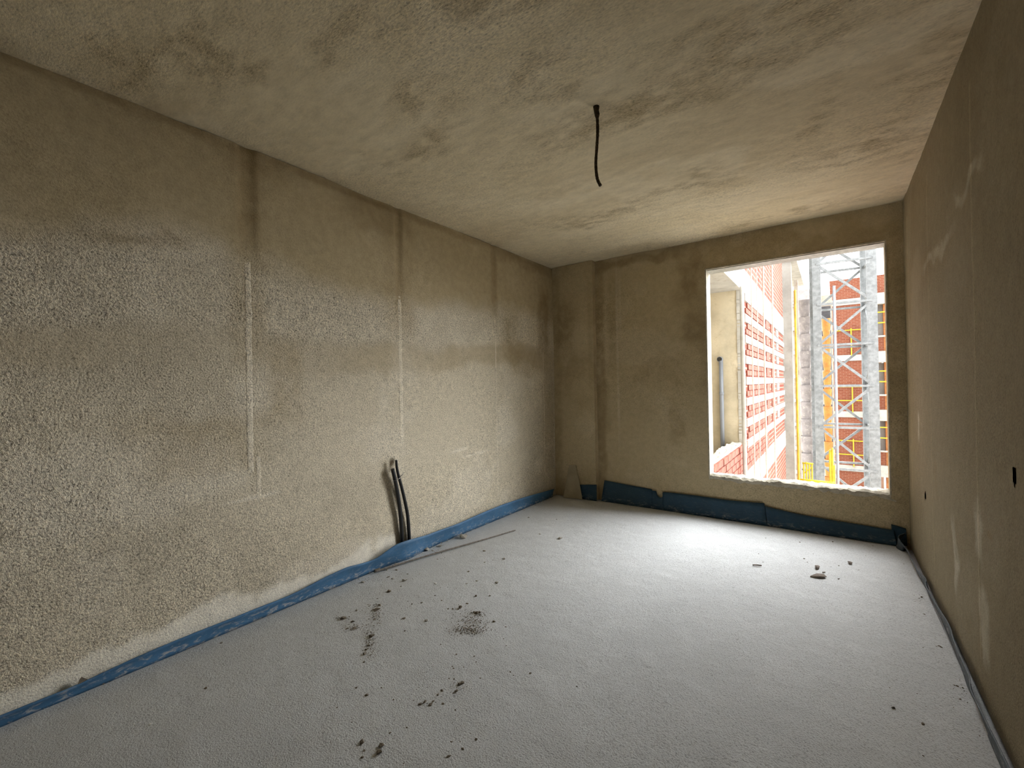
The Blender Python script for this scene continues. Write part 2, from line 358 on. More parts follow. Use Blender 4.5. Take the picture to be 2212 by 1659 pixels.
HOLES = [(*at(1999, 1071, 0, XR).yz, 0.030, 0.028), (*at(2191, 1028, 0, XR).yz, 0.022, 0.030)]
def in_holes(y, z):
    m = np.zeros(y.shape, bool)
    for hy, hz, ry, rz in HOLES: m |= ((y-hy)/ry)**2 + ((z-hz)/rz)**2 < 1 + 0.5*np.sin(9*y*40+z*60)*0.4
    return m
d_right = lambda y, z: 0.007*fbm(y, z, 1.0, 4, 90) + 0.0015*fbm(y, z, 16, 3, 91)
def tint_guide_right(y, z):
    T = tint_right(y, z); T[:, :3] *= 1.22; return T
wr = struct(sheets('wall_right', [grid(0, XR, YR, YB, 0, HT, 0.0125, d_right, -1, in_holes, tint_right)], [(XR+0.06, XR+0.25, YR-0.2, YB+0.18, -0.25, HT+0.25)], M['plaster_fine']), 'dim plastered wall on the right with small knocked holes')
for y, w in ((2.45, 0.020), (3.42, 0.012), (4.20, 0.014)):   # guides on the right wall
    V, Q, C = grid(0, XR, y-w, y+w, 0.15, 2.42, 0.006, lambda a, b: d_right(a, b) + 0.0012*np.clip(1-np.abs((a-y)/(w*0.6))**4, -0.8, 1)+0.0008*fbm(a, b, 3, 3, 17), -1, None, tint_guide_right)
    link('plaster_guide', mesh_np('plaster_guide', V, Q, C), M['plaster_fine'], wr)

# window wall, opening x -0.948..0.347, z 0.37..2.32, 0.17 thick
WX0, WX1, WZ0, WZ1, WT = -0.948, 0.347, 0.372, 2.320, 0.17
def d_back(x, z):
    e = np.minimum.reduce([np.abs(x-WX0)+1*(((z < WZ0) | (z > WZ1))*9), np.abs(x-WX1)+9*((z < WZ0) | (z > WZ1)), np.abs(z-WZ0)+9*((x < WX0) | (x > WX1)), np.abs(z-WZ1)+9*((x < WX0) | (x > WX1))])
    return (0.007*fbm(x, z, 1.2, 4, 70) + 0.002*fbm(x, z, 15, 3, 71))*np.clip(e/0.05, 0.0, 1)+0.004
bk = [grid(1, YB, XL, WX0, 0, HT, 0.0125, d_back, -1, None, tint_back), grid(1, YB, WX1, XR, 0, HT, 0.0125, d_back, -1, None, tint_back),
      grid(1, YB, WX0, WX1, 0, WZ0, 0.0125, d_back, -1, None, tint_back), grid(1, YB, WX0, WX1, WZ1, HT, 0.0125, d_back, -1, None, tint_back)]
y0, y1 = YB-0.002, YB+WT
struct(sheets('wall_back', bk, [(XL-0.2, WX0, y0+0.004, y1, -0.25, HT+0.2), (WX1, XR+0.25, y0+0.004, y1, -0.25, HT+0.2), (WX0, WX1, y0+0.004, y1, -0.25, WZ0), (WX0, WX1, y0+0.004, y1, WZ1, HT+0.2)], M['plaster_fine']), 'plastered wall with the raw window opening')
PX1, PY = -2.075, YB-0.075      # pilaster in the far left corner
pil = [grid(1, PY, XL, PX1, 0, HT, 0.0125, lambda x, z: (0.006*fbm(x, z, 1.5, 4, 75)+0.002*fbm(x, z, 15, 3, 76))*np.clip((PX1-x)/0.03, 0, 1), -1, None, tint_pil),
       grid(0, PX1, PY, YB, 0, HT, 0.0125, lambda y, z: 0.004*fbm(y, z, 3, 4, 77)*np.clip((y-PY)/0.03, 0, 1), 1, None, lambda y, z: tint_pil(0*y+PX1, z))]
struct(sheets('trim_1', pil, [], M['plaster_fine']), 'shallow plastered pilaster in the far left corner')
# wall behind the camera with a doorway
DW0, DW1, DH = -1.55, -0.70, 2.1
struct(sheets('wall_rear', [grid(1, YR, XL, DW0, 0, HT, 0.05, lambda x, z: 0.005*fbm(x, z, 1, 3, 5), 1), grid(1, YR, DW1, XR, 0, HT, 0.05, lambda x, z: 0.005*fbm(x, z, 1, 3, 5), 1), grid(1, YR, DW0, DW1, DH, HT, 0.05, lambda x, z: 0.0*x, 1)],
    [(XL-0.2, DW0, YR-0.15, YR-0.02, -0.25, HT+0.2), (DW1, XR+0.25, YR-0.15, YR-0.02, -0.25, HT+0.2), (DW0, DW1, YR-0.15, YR-0.02, DH, HT+0.2), (XL-0.2, XR+0.25, YR-1.5, YR-1.35, -0.25, HT+0.2), (XL-0.2, XR+0.25, YR-1.4, YR-0.15, -0.25, -0.03), (XL-0.2, XR+0.25, YR-1.4, YR-0.15, HT+0.03, HT+0.2), (XL-0.25, XL-0.15, YR-1.4, YR-0.15, -0.2, HT+0.2), (XR+0.15, XR+0.25, YR-1.4, YR-0.15, -0.2, HT+0.2)], M['plaster_fine']), 'plastered wall behind the viewer with a doorway')

# ------------------------------------------------------------------ window edges
M['galv'] = plain('galvanised', (0.42, 0.43, 0.43), 0.45, 0.6, 0.2, 30, spec=0.4)
M['mortar'] = plain('rough_mortar', (0.50, 0.46, 0.37), 0.95, 0, 0.25, 18, 0.01)
win = struct(empty('window_1', ((WX0+WX1)/2, YB+WT/2, WZ0)), 'unglazed window opening onto the building site')
def wpart(mb, name, mat, smooth=False):
    o = mb.build(name, M[mat], None, smooth); o.parent = win; o.matrix_parent_inverse = Matrix.Translation(-Vector(win.location)); return o
wpart(MB().box(WX0-0.004, WX0+0.008, YB-0.008, YB+0.03, WZ0, WZ1).box(WX0-0.002, WX0+0.004, YB+0.05, YB+WT+0.002, WZ0, WZ1), 'jamb_profile', 'mortar')
wpart(MB().box(WX1-0.006, WX1+0.004, YB-0.008, YB+0.025, WZ0, WZ1), 'jamb_profile', 'mortar')
wpart(MB().box(WX0, WX1, YB-0.010, YB+0.012, WZ1-0.006, WZ1+0.006), 'head_bead', 'mortar')
wpart(MB().box(WX0, WX1, YB+0.015, YB+WT+0.002, WZ1-0.012, WZ1+0.002), 'lintel_plate', 'galv')
def lumpy_strip(x0, x1, n, fpos, m=8):
    V = []; Fq = []
    for i in range(n+1):
        x = x0+(x1-x0)*i/n
        for k in range(m): V.append(fpos(x, k/(m-1)))
    for i in range(n):
        for k in range(m-1):
            a = i*m+k; Fq.append((a, a+1, a+m+1, a+m))
    return V, Fq
def sillpos(x, t):
    # section from the room face, over the broken edge, to the outside
    prof = [(-0.008, -0.030), (-0.012, -0.012), (-0.010, 0.004), (0.010, 0.016), (0.05, 0.018), (0.10, 0.016), (0.15, 0.012), (0.172, -0.01)]
    i = min(int(round(t*7)), 7); dy, dz = prof[i]
    nz = float(fbm(np.array([x]), np.array([i*0.37]), 26, 3, 31)[0]); nz2 = float(fbm(np.array([x]), np.array([0.0]), 5, 3, 33)[0])
    return (x, YB+dy+nz*0.012*(i < 5), WZ0+dz+nz*0.016+nz2*0.02*(i < 4))
V, Q = lumpy_strip(WX0, WX1, 260, sillpos)
sm_ = MB(); sm_.add(V, Q); wpart(sm_, 'sill_mortar', 'mortar')
wpart(MB().bar((WX1-0.13, YB-0.006, WZ0-0.0), (WX1+0.03, YB-0.004, WZ0-0.045), 0.012, 0.012), 'broken_edge', 'mortar')

# ------------------------------------------------------------------ blue foam edge strips
def foam_material(name, c, dirt, k):
    t = NT(name); P = t.coord(); n = t.noise(P, 7, 5, 0.6)
    col = t.mix(t.ramp(n, 0.35, 0.65), tuple(x*0.8 for x in c), c)
    sm = t.noise(t.scale(P, (1, 1, 2.5)), 22, 6, 0.7, 0.6); low = t.ramp(t.sep(P)[2], 0.07, 0.015)
    col = t.mix(t.math('MULTIPLY', t.ramp(sm, 0.50, 0.66), t.math('MULTIPLY', t.math('ADD', low, 0.15), k)), col, dirt)
    return t.done(col, 0.55, t.bump(n, 0.3, 0.01), spec=0.35)
M['foam'] = foam_material('blue_foam', (0.060, 0.165, 0.300), (0.42, 0.42, 0.42), 0.9)
M['foam_dark'] = foam_material('deep_blue_foam', (0.022, 0.064, 0.112), (0.30, 0.31, 0.32), 0.6)
M['foam_grey'] = foam_material('grey_blue_foam', (0.085, 0.105, 0.125), (0.40, 0.40, 0.40), 0.6)
def ribbon(name, bot, top, th, mat, label, n=6, wob=0.0, rows=5, seed=1, bulge=0.0, group=None):
    B = spline(bot, n); T = spline(top, n); m = len(B); V = []; Fq = []
    for s in (0, 1):
        for i in range(m):
            tan = (B[min(i+1, m-1)]-B[max(i-1, 0)]).normalized(); nr = tan.cross(T[i]-B[i]).normalized()
            for k in range(rows+1):
                t = k/rows; p = B[i].lerp(T[i], t)
                w = wob*float(fbm(np.array([i*0.21]), np.array([t*1.3]), 1.0, 2, seed)[0])*t
                V.append(p + nr*(s*th + w + bulge*math.sin(math.pi*t)))
    c = rows+1; off = m*c
    for i in range(m-1):
        for k in range(rows):
            a = i*c+k; Fq += [(a, a+1, a+c+1, a+c), (off+a, off+a+c, off+a+c+1, off+a+1)]
        a = i*c+rows; Fq.append((a, off+a, off+a+c, a+c)); a = i*c; Fq.append((a, a+c, off+a+c, off+a))
    for i in (0, m-1):
        for k in range(rows):
            a = i*c+k; q = (a, off+a, off+a+1, a+1); Fq.append(q if i == 0 else q[::-1])
    me = mesh_of(name, V, Fq); bm = bmesh.new(); bm.from_mesh(me); bmesh.ops.recalc_face_normals(bm, faces=bm.faces); bm.to_mesh(me); bm.free()
    return tag(link(name, me, M[mat], None, True), label, 'foam strip', group)
fl = lambda x, y: at(x, y, 2, 0.0)
def left_pts(lst, off):   # top edge seen against the left wall
    return [at(x, y, 0, XL+o) for (x, y), o in zip(lst, off)]
bx = [(0, 1568), (192, 1488), (350, 1420), (500, 1359), (640, 1300), (760, 1250), (830, 1220), (878, 1204), (940, 1178), (1000, 1152), (1060, 1124), (1110, 1103), (1150, 1089), (1193, 1073)]
tx = [(0, 1545), (192, 1467), (350, 1396), (500, 1335), (640, 1278), (740, 1229), (806, 1208), (866, 1172), (925, 1154), (985, 1132), (1060, 1100), (1103, 1084), (1150, 1069), (1196, 1056)]
off = [0.03, 0.03, 0.03, 0.03, 0.03, 0.035, 0.045, 0.075, 0.05, 0.045, 0.04, 0.035, 0.03, 0.03]
clampx = lambda L: [Vector((max(p.x, XL+0.016+0.034*math.exp(-((p.y-2.13)/0.13)**2)), p.y, p.z)) for p in L]
first_b = clampx([fl(0, 1568)])[0]; ext = Vector((0, -1.0, 0))
ribbon('foam_edge_strip', [first_b+ext] + clampx([fl(*p) for p in bx]), [left_pts(tx, off)[0]+ext] + clampx(left_pts(tx, off)), 0.006, 'foam', 'long bright blue foam strip along the foot of the left wall', n=8, wob=0.010, bulge=-0.004, seed=4)
bw = lambda x, y, d: at(x, y, 1, YB-d)
def bf(x, y, d):      # foot of a strip: on the floor at depth d from the window wall
    p = at(x, y, 1, YB-d); p.z = 0.0; return p
ribbon('foam_edge_strip', [bf(1252, 1070, 0.095), bf(1270, 1072, 0.092), bf(1289, 1073, 0.090)], [bw(1252, 1047, 0.080), bw(1270, 1047, 0.080), bw(1289, 1047, 0.080)], 0.005, 'foam_dark', 'short dark blue foam offcut against the corner pilaster', seed=2)
ribbon('foam_edge_strip', [bf(1299, 1072, 0.06), bf(1350, 1079, 0.06), bf(1409, 1089, 0.05)], [bw(1306, 1037.5, 0.012), bw(1350, 1046, 0.016), bw(1409, 1057, 0.014)], 0.005, 'foam_dark', 'dark blue foam piece with a slanting end, standing right of the pilaster', seed=3)
# notched piece: built as ribbon with a dipping top edge
cb = [(1409, 1089), (1417, 1091), (1419.5, 1091.5), (1424, 1092), (1430, 1093), (1434, 1094), (1436, 1094), (1500, 1104), (1580, 1117), (1657, 1130)]
ct = [(1409, 1060), (1417, 1061), (1419.5, 1068), (1424, 1074), (1430, 1074), (1434, 1067), (1436, 1063), (1500, 1070), (1580, 1081), (1651, 1087)]
ribbon('foam_edge_strip', [bf(x, y, 0.050) for x, y in cb], [bw(x, y, 0.022) for x, y in ct], 0.005, 'foam_dark', 'blue foam piece with a U-shaped notch, under the window opening', n=4, seed=5)
ribbon('foam_edge_strip', [bf(x, y, 0.050) for x, y in [(1658, 1130), (1761, 1151), (1869, 1170), (1940, 1182)]], [bw(x, y, 0.020) for x, y in [(1652, 1093), (1734, 1112), (1851, 1132), (1930, 1145)]], 0.005, 'foam_dark', 'longest blue foam piece below the window, ending at the right corner', n=10, wob=0.006, seed=6)
ribbon('foam_edge_strip', [bf(1928, 1180, 0.03), bf(1945, 1184, 0.018), bf(1960, 1186, 0.014)], [bw(1925, 1132, 0.010), bw(1945, 1138, 0.009), bw(1957, 1142, 0.009)], 0.004, 'foam_dark', 'dark foam flap folded up in the right window corner', seed=7)
# loose strip along the right wall, curling away from it
rb = [(1936, 1176), (1938, 1184), (1950, 1190), (1962, 1192), (1985, 1242), (2004, 1275), (2022, 1312), (2042, 1352), (2062, 1400), (2080, 1446), (2094, 1488), (2112, 1522), (2135, 1580), (2166, 1659)]
rt = [(1957, 1150), (1942, 1158), (1946, 1170), (1960, 1188), (1981, 1228), (2001, 1250), (2001, 1264), (2024, 1304), (2053, 1354), (2064, 1390), (2093, 1456), (2100, 1495), (2134, 1562), (2178, 1652)]
zt = [0.10, 0.085, 0.070, 0.050, 0.050, 0.058, 0.050, 0.050, 0.055, 0.050, 0.055, 0.05, 0.048, 0.045]
RB = [fl(*p) for p in rb]; RT = [at(x, y, 2, z) for (x, y), z in zip(rt, zt)]
for p in RB+RT: p.x = min(p.x, XR-0.012); p.y = min(p.y, YB-0.03)
RB.append(RB[-1]+Vector((0.01, -1.2, 0))); RT.append(RT[-1]+Vector((0.01, -1.2, 0)))
ribbon('foam_edge_strip', RB, RT, 0.004, 'foam_grey', 'loose wavy grey-blue foam strip along the right wall', n=8, wob=0.004, seed=8)

# ------------------------------------------------------------------ things in the room
M['black'] = plain('black_plastic', (0.012, 0.012, 0.013), 0.38, 0, 0.2, 20, spec=0.5)
M['wire'] = plain('tie_wire', (0.30, 0.29, 0.27), 0.4, 0.9, 0.2, 60)
M['rust'] = plain('dusty_steel', (0.19, 0.165, 0.14), 0.7, 0.3, 0.3, 60, dirt=(0.42, 0.40, 0.36))
M['cord'] = plain('dark_cord', (0.060, 0.042, 0.024), 0.9, 0, 0.3, 60, 0.004, dirt=(0.22, 0.18, 0.12), dirt_k=0.6)
M['sheet'] = plain('dusty_sheet', (0.40, 0.345, 0.24), 0.7, 0, 0.12, 5)
def wall_tube(name, pts, rad, label, offs):
    P = spline([at(x, y, 0, XL+o) for (x, y), o in zip(pts, offs)], 8)
    R = [rad[0]+(rad[1]-rad[0])*i/(len(P)-1) for i in range(len(P))]
    return tag(MB().tube(P, R, 14).build(name, M['black'], None, True), label, 'conduit', 'black conduits at the left wall')
wall_tube('electrical_conduit', [(868, 1196), (868, 1160), (865, 1110), (858, 1060), (848, 1013)], (0.0155, 0.0135), 'thicker, shorter black conduit standing against the left wall', [0.020, 0.022, 0.028, 0.036, 0.043])
wall_tube('electrical_conduit', [(884, 1188), (883.5, 1155), (880, 1110), (870, 1062), (861, 1028), (857, 1008), (856, 994)], (0.0150, 0.0085), 'taller thin-tipped black conduit, right one of the pair at left wall', [0.020, 0.022, 0.028, 0.036, 0.045, 0.048, 0.05])
c0 = at(857, 1034, 0, XL+0.045)
tw = MB(); loop = []
for i in range(25):
    a = 2*math.pi*i/24; loop.append(c0 + Vector((0.020*math.sin(a), 0.030*math.cos(a), 0.010*math.cos(a))))
tw.tube(loop, 0.0022, 6, False).tube([loop[0], loop[0]+Vector((0.012, 0.012, 0.012)), loop[0]+Vector((0.016, 0.022, 0.028))], 0.0022, 6)
tw.tube([loop[12], loop[12]+Vector((0.010, -0.012, -0.002))], 0.0022, 6)
tag(tw.build('tie_wire', M['wire'], None, True), 'twisted steel wire tying the two black conduits together', 'wire')
a, b = fl(808, 1239), fl(1113, 1147)
pts = [a.lerp(b, i/60) + Vector((0, 0, 0.010+0.004*math.sin(i*0.09))) for i in range(61)]
rod = MB().tube(pts, [0.0052+(0.0010 if i % 2 else 0) for i in range(61)], 8).build('steel_rod', M['rust'], None, True)
tag(rod, 'thin ribbed steel rod lying on the floor beside the blue strip', 'rod')

ct0 = at(1287, 231, 2, HT); yc = ct0.y
cp = [at(x, y, 1, yc) for x, y in [(1288, 226), (1290, 252), (1291, 285), (1289, 320), (1287, 355), (1290, 385), (1297, 401)]]
cord = empty('ceiling_cord', (cp[0].x, cp[0].y, HT)); tag(cord, 'dark stub of cord hanging from the ceiling', 'cord')
P = spline(cp, 10); R = [0.0068+0.0016*rng.random() for _ in P]
o = MB().tube(P, R, 8).build('cord', M['cord'], None, True); o.parent = cord; o.matrix_parent_inverse = Matrix.Translation(-Vector(cord.location))
mb = MB(); mb.tube([cp[0]+Vector((0, 0, 0.01)), cp[0]-Vector((0, 0, 0.012)), cp[0]-Vector((0, 0, 0.03)), cp[1]-Vector((0, 0, -0.01)), cp[1]-Vector((0, 0, 0.006))], [0.022, 0.015, 0.0125, 0.0125, 0.008], 9)
o = mb.build('mortar_collar', M['cord'], None, True); o.parent = cord; o.matrix_parent_inverse = Matrix.Translation(-Vector(cord.location))

def slab_poly(front, nrm, th):
    n = len(front); v = list(front) + [p+nrm*th for p in front]
    f = [tuple(range(n)), tuple(range(2*n-1, n-1, -1))] + [(i, i+n, (i+1) % n+n, (i+1) % n) for i in range(n)]
    return v, f
bl, br_ = at(1217, 1074, 2, 0.004), at(1258, 1079, 2, 0.004)
tl, tr = at(1229, 1005, 1, YB-0.095), at(1243, 1005, 1, YB-0.095); mr = bl.lerp(tl, 0.5)+Vector((-0.004, 0.01, 0))
nrm = (br_-bl).cross(tl-bl).normalized()
V, Q = slab_poly([bl, br_, br_.lerp(tr, 0.55)+Vector((0.006, 0, 0)), tr, tl, mr], nrm, -0.006)
mb = MB(); mb.add(V, Q)
tag(mb.build('board_offcut', M['sheet']), 'beige tapered board offcut leaning in the far left corner', 'board')

# rubble
M['crumb'] = plain('grey_crumb', (0.40, 0.37, 0.31), 0.95, 0, 0.25, 40, 0.004)
M['crumb_dark'] = plain('dark_crumb', (0.21, 0.175, 0.13), 0.95, 0, 0.35, 40, 0.004)
M['crumb_white'] = plain('white_chip', (0.80, 0.79, 0.75), 0.9, 0, 0.1, 40)
M['chip'] = plain('brown_chip', (0.235, 0.195, 0.165), 0.9, 0, 0.25, 30, 0.004)
def stone_mesh(seed, sx=1, sy=1, sz=0.7):
    r = random.Random(seed); bm = bmesh.new()      # angular shard: hull of random points
    for _ in range(13):
        d = Vector((r.gauss(0, 1), r.gauss(0, 1), r.gauss(0, 1))).normalized()*(0.5*r.uniform(0.75, 1.05)); bm.verts.new((d.x*sx, d.y*sy, d.z*sz))
    h = bmesh.ops.convex_hull(bm, input=list(bm.verts)); bmesh.ops.delete(bm, geom=[g for g in h['geom_interior'] if isinstance(g, bmesh.types.BMVert)], context='VERTS')
    zm = min(v.co.z for v in bm.verts)
    for v in bm.verts: v.co.z -= zm*0.8
    me = bpy.data.meshes.new('stone'); bm.to_mesh(me); bm.free(); return me
def mesh_variants(mat, n, sd, **k):
    out = []
    for i in range(n):
        me = stone_mesh(sd+i, **k); me.materials.append(M[mat]); out.append(me)
    return out
VAR = {'crumb': mesh_variants('crumb', 7, 100), 'crumb_dark': mesh_variants('crumb_dark', 6, 200), 'crumb_white': mesh_variants('crumb_white', 4, 300), 'chip': mesh_variants('chip', 4, 400, sx=1.2, sy=0.75, sz=0.6)}
def px_size(p, w):
    return w*(p-Vector((0, 0, CAM_Z))).dot(F_)/F_PX
def floor_z(p):
    return float(d_floor(np.array([p.x]), np.array([p.y]))[0])
def stone(px, py, w, kind, label, group=None, name='rubble_stone', rot=None):
    p = fl(px, py); s = px_size(p, w)
    o = bpy.data.objects.new(name, rng.choice(VAR[kind])); COL.objects.link(o)
    o.location = (p.x, p.y, floor_z(p)-0.0015); s *= 1.02; o.scale = (s*rng.uniform(0.8, 1.25), s*rng.uniform(0.7, 1.1), s*rng.uniform(0.5, 0.95)); o.rotation_euler = (0, 0, rng.random()*6.28 if rot is None else rot)
    return tag(o, label, 'stone', group)
for a in [
    (1074.5, 1116, 13, 'crumb', 'larger grey stone resting against the blue strip, farther of two'),
    (1062, 1122, 12, 'crumb', 'smaller grey stone at the blue strip, nearer the conduits'),
    (1001, 1162, 20, 'crumb', 'flat grey mortar lump between blue strip and steel rod'),
    (921, 1189, 19, 'crumb', 'crumbly mortar lump at the blue strip beside the conduit foot'),
    (1210, 1164, 14, 'crumb', 'lone grey stone out on the floor in line with the far left corner'),
    (1088, 1207, 11, 'crumb', 'dark-sided pyramid stone lying past the middle of the steel rod'),
    (941, 1260, 9, 'crumb_white', 'white-topped mortar chip on the floor below the rod'),
    (1073, 1258, 10, 'crumb', 'dark grey stone right of the white-topped chip'),
    (814, 1232, 18, 'crumb_dark', 'brown lump at the near end of the steel rod'),
    (839, 1278, 13, 'crumb_dark', 'low brown crumb heap just below the rod end crumbs'),
    (820, 1626, 19, 'crumb_dark', 'largest dark clod at the bottom edge of the floor'),
    (824, 1612, 14, 'crumb_dark', 'elongated dark clod touching the largest clod at the bottom'),
    (782, 1604, 13, 'crumb_dark', 'small dark clod left of the largest clod at the bottom'),
    (1067, 1343, 9, 'crumb_dark', 'single dark pointed pebble right of the gritty patch'),
    (921, 1341, 13, 'crumb', 'grey crumb left of the gritty patch in mid floor'),
    (444, 1486, 9, 'crumb_dark', 'lone dark pebble on the left part of the floor'),
    (478, 1388, 9, 'crumb', 'pale pebble close to the blue strip on the left'),
    (325.5, 1564, 9, 'crumb_white', 'bright white sliver, largest white fleck at lower left'),
    (1769, 1246, 25, 'chip', 'largest brown chip on the floor below the window'),
    (1764, 1227, 17, 'chip', 'broken brown chips behind the largest chip below the window'),
    (1835, 1217, 15, 'chip', 'flat brown chip lying alone nearest the window wall'),
    (1780, 1237, 7, 'chip', 'tiny brown bit just right of the broken chips'),
    (1811, 1249, 8, 'chip', 'small round brown bit right of the largest chip'),
    (2074, 1508, 7, 'crumb_dark', 'black pebble near the loose strip by the right wall'),
    (1993, 1562, 8, 'crumb_dark', 'black pebble at lower right, farther from the right wall'),
    (1930, 1527, 8, 'crumb_dark', 'dark smudged crumb at lower right, leftmost of three there'),
    ]: stone(*a)
GR = [('small grey mortar crumb scattered near the steel rod', 'crumbs near the rod', 'crumb', [(985, 1156, 9), (951, 1180, 9), (1046, 1190, 8), (1012, 1234, 7), (857, 1221, 13), (836, 1231, 7), (857, 1231, 7), (839, 1246, 8), (848, 1250, 7), (873, 1255, 11), (1030, 1254, 7), (784, 1257, 9), (879, 1252, 5), (1166, 1154, 6), (1142, 1118, 5), (1202, 1122, 4), (866, 1267, 6), (906, 1240, 4), (1008, 1260, 6), (1065, 1209, 4), (1047, 1214, 4), (945, 1208, 5), (880, 1240, 5), (935, 1189, 6), (912, 1193, 6), (966, 1170, 5)]),
      ('small dark crumb of the trampled trail on the left mid floor', 'dark trail crumbs', 'crumb_dark', [(741, 1335, 14), (814, 1317, 16), (820, 1307, 9), (810, 1337, 9), (766, 1357, 14), (750, 1357, 8), (803, 1374, 16), (797, 1394, 11), (792, 1402, 8), (788, 1412, 12), (786, 1430, 8), (770, 1318, 7), (762, 1342, 8), (872, 1336, 10), (911, 1302, 7), (874, 1363, 6), (940, 1286, 6), (954, 1297, 5), (890, 1305, 5)]),
      ('small dark crumb around the gritty patch in the middle of the floor', 'crumbs around the gritty patch', 'crumb_dark', [(1030, 1325, 14), (1036, 1324, 8), (994, 1313, 11), (990, 1316, 6), (1009, 1304, 7), (978, 1315, 5), (968, 1315, 5), (1024, 1323, 8), (1093, 1354, 6), (1093, 1395, 5), (1028, 1287, 7), (1058, 1287, 5), (1088, 1380, 4), (986, 1414, 5), (1025, 1418, 5), (952, 1392, 4), (1029, 1430, 5), (977, 1440, 6), (1002, 1441, 5), (980, 1444, 5)]),
      ('small dark clod of the crumb line on the near floor', 'near floor clods', 'crumb_dark', [(998, 1477, 13), (992, 1479, 9), (985, 1493, 11), (980, 1497, 7), (955, 1492, 9), (946, 1501, 8), (930, 1522, 12), (918, 1517, 10), (907, 1522, 9), (936, 1515, 8), (957, 1521, 8), (792, 1502, 9), (770, 1486, 7), (824, 1486, 6), (850, 1512, 5), (1028, 1598, 8), (975, 1602, 7), (969, 1634, 11), (1000, 1618, 8), (843, 1583, 7), (782, 1637, 8), (872, 1649, 5), (879, 1572, 5), (1008, 1534, 4), (984, 1534, 6), (1038, 1465, 6), (981, 1467, 6), (970, 1466, 6), (994, 1602, 4), (1016, 1584, 4), (894, 1513, 4), (728, 1528, 5), (787, 1622, 8), (760, 1560, 4), (1102, 1452, 5), (1109, 1459, 4), (1145, 1455, 8), (1246, 1482, 5), (1563, 1470, 4)]),
      ('tiny white plaster fleck on the floor at lower left', 'white flecks at lower left', 'crumb_white', [(325, 1491, 3.5), (300, 1512, 3.5), (275, 1525, 4), (247, 1539, 4), (317, 1526, 3), (306, 1546, 3), (326, 1544, 3), (275, 1552, 3.5), (302, 1560, 4), (290, 1563, 4), (343, 1577, 4), (318, 1578, 3), (64, 1574, 3.5), (56, 1589, 4.5), (110, 1559, 3), (738, 1287, 4)]),
      ('tiny dark bit on the pale floor below the window', 'dark bits below the window', 'crumb_dark', [(1855, 1231, 4), (1812, 1222, 4), (1728, 1171, 3.5), (1799, 1170, 4), (1757, 1196, 3), (1648, 1214, 4), (1639, 1196, 3), (1885, 1178, 4), (1870, 1200, 3), (1737, 1207, 4), (1744, 1214, 3), (1795, 1224, 3), (1952, 1218, 3), (1654, 1162, 3)]),
      ('dark crumb on the floor near the right wall', 'crumbs near the right wall', 'crumb_dark', [(2028, 1394, 7), (2033, 1397, 6), (2023, 1395, 5), (1997, 1326, 5), (1991, 1290, 6), (1985, 1292, 4), (2116, 1587, 5), (1981, 1496, 5), (1922, 1483, 4), (2060, 1526, 4), (2031, 1522, 4), (2000, 1524, 4), (1994, 1630, 5), (2068, 1638, 5), (1994, 1397, 4), (2068, 1480, 6), (2080, 1484, 6), (2062, 1478, 5), (2090, 1516, 5)])]
for label, group, kind, lst in GR:
    for (x, y, w) in lst: stone(x, y, w, kind, label, group, name='mortar_crumb')
p0, p1 = fl(1626, 1222.5), fl(1645, 1223.5)
tag(MB().tube([p0+Vector((0, 0, 0.006)), p0.lerp(p1, 0.5)+Vector((0, 0, 0.008)), p1+Vector((0, 0, 0.006))], 0.0045, 7).build('wood_splinter', M['chip']), 'thin dark splinter lying alone on the floor under the window', 'splinter')
p = at(178, 1466, 0, XL+0.028)
mbs = stone_mesh(901); mbs.materials.append(M['crumb_dark']); o = link('mortar_lump', mbs); o.location = p-Vector((0, 0, 0.02)); o.scale = (0.03, 0.035, 0.05)
tag(o, 'dark mortar lump stuck above the blue strip at far left', 'stone')
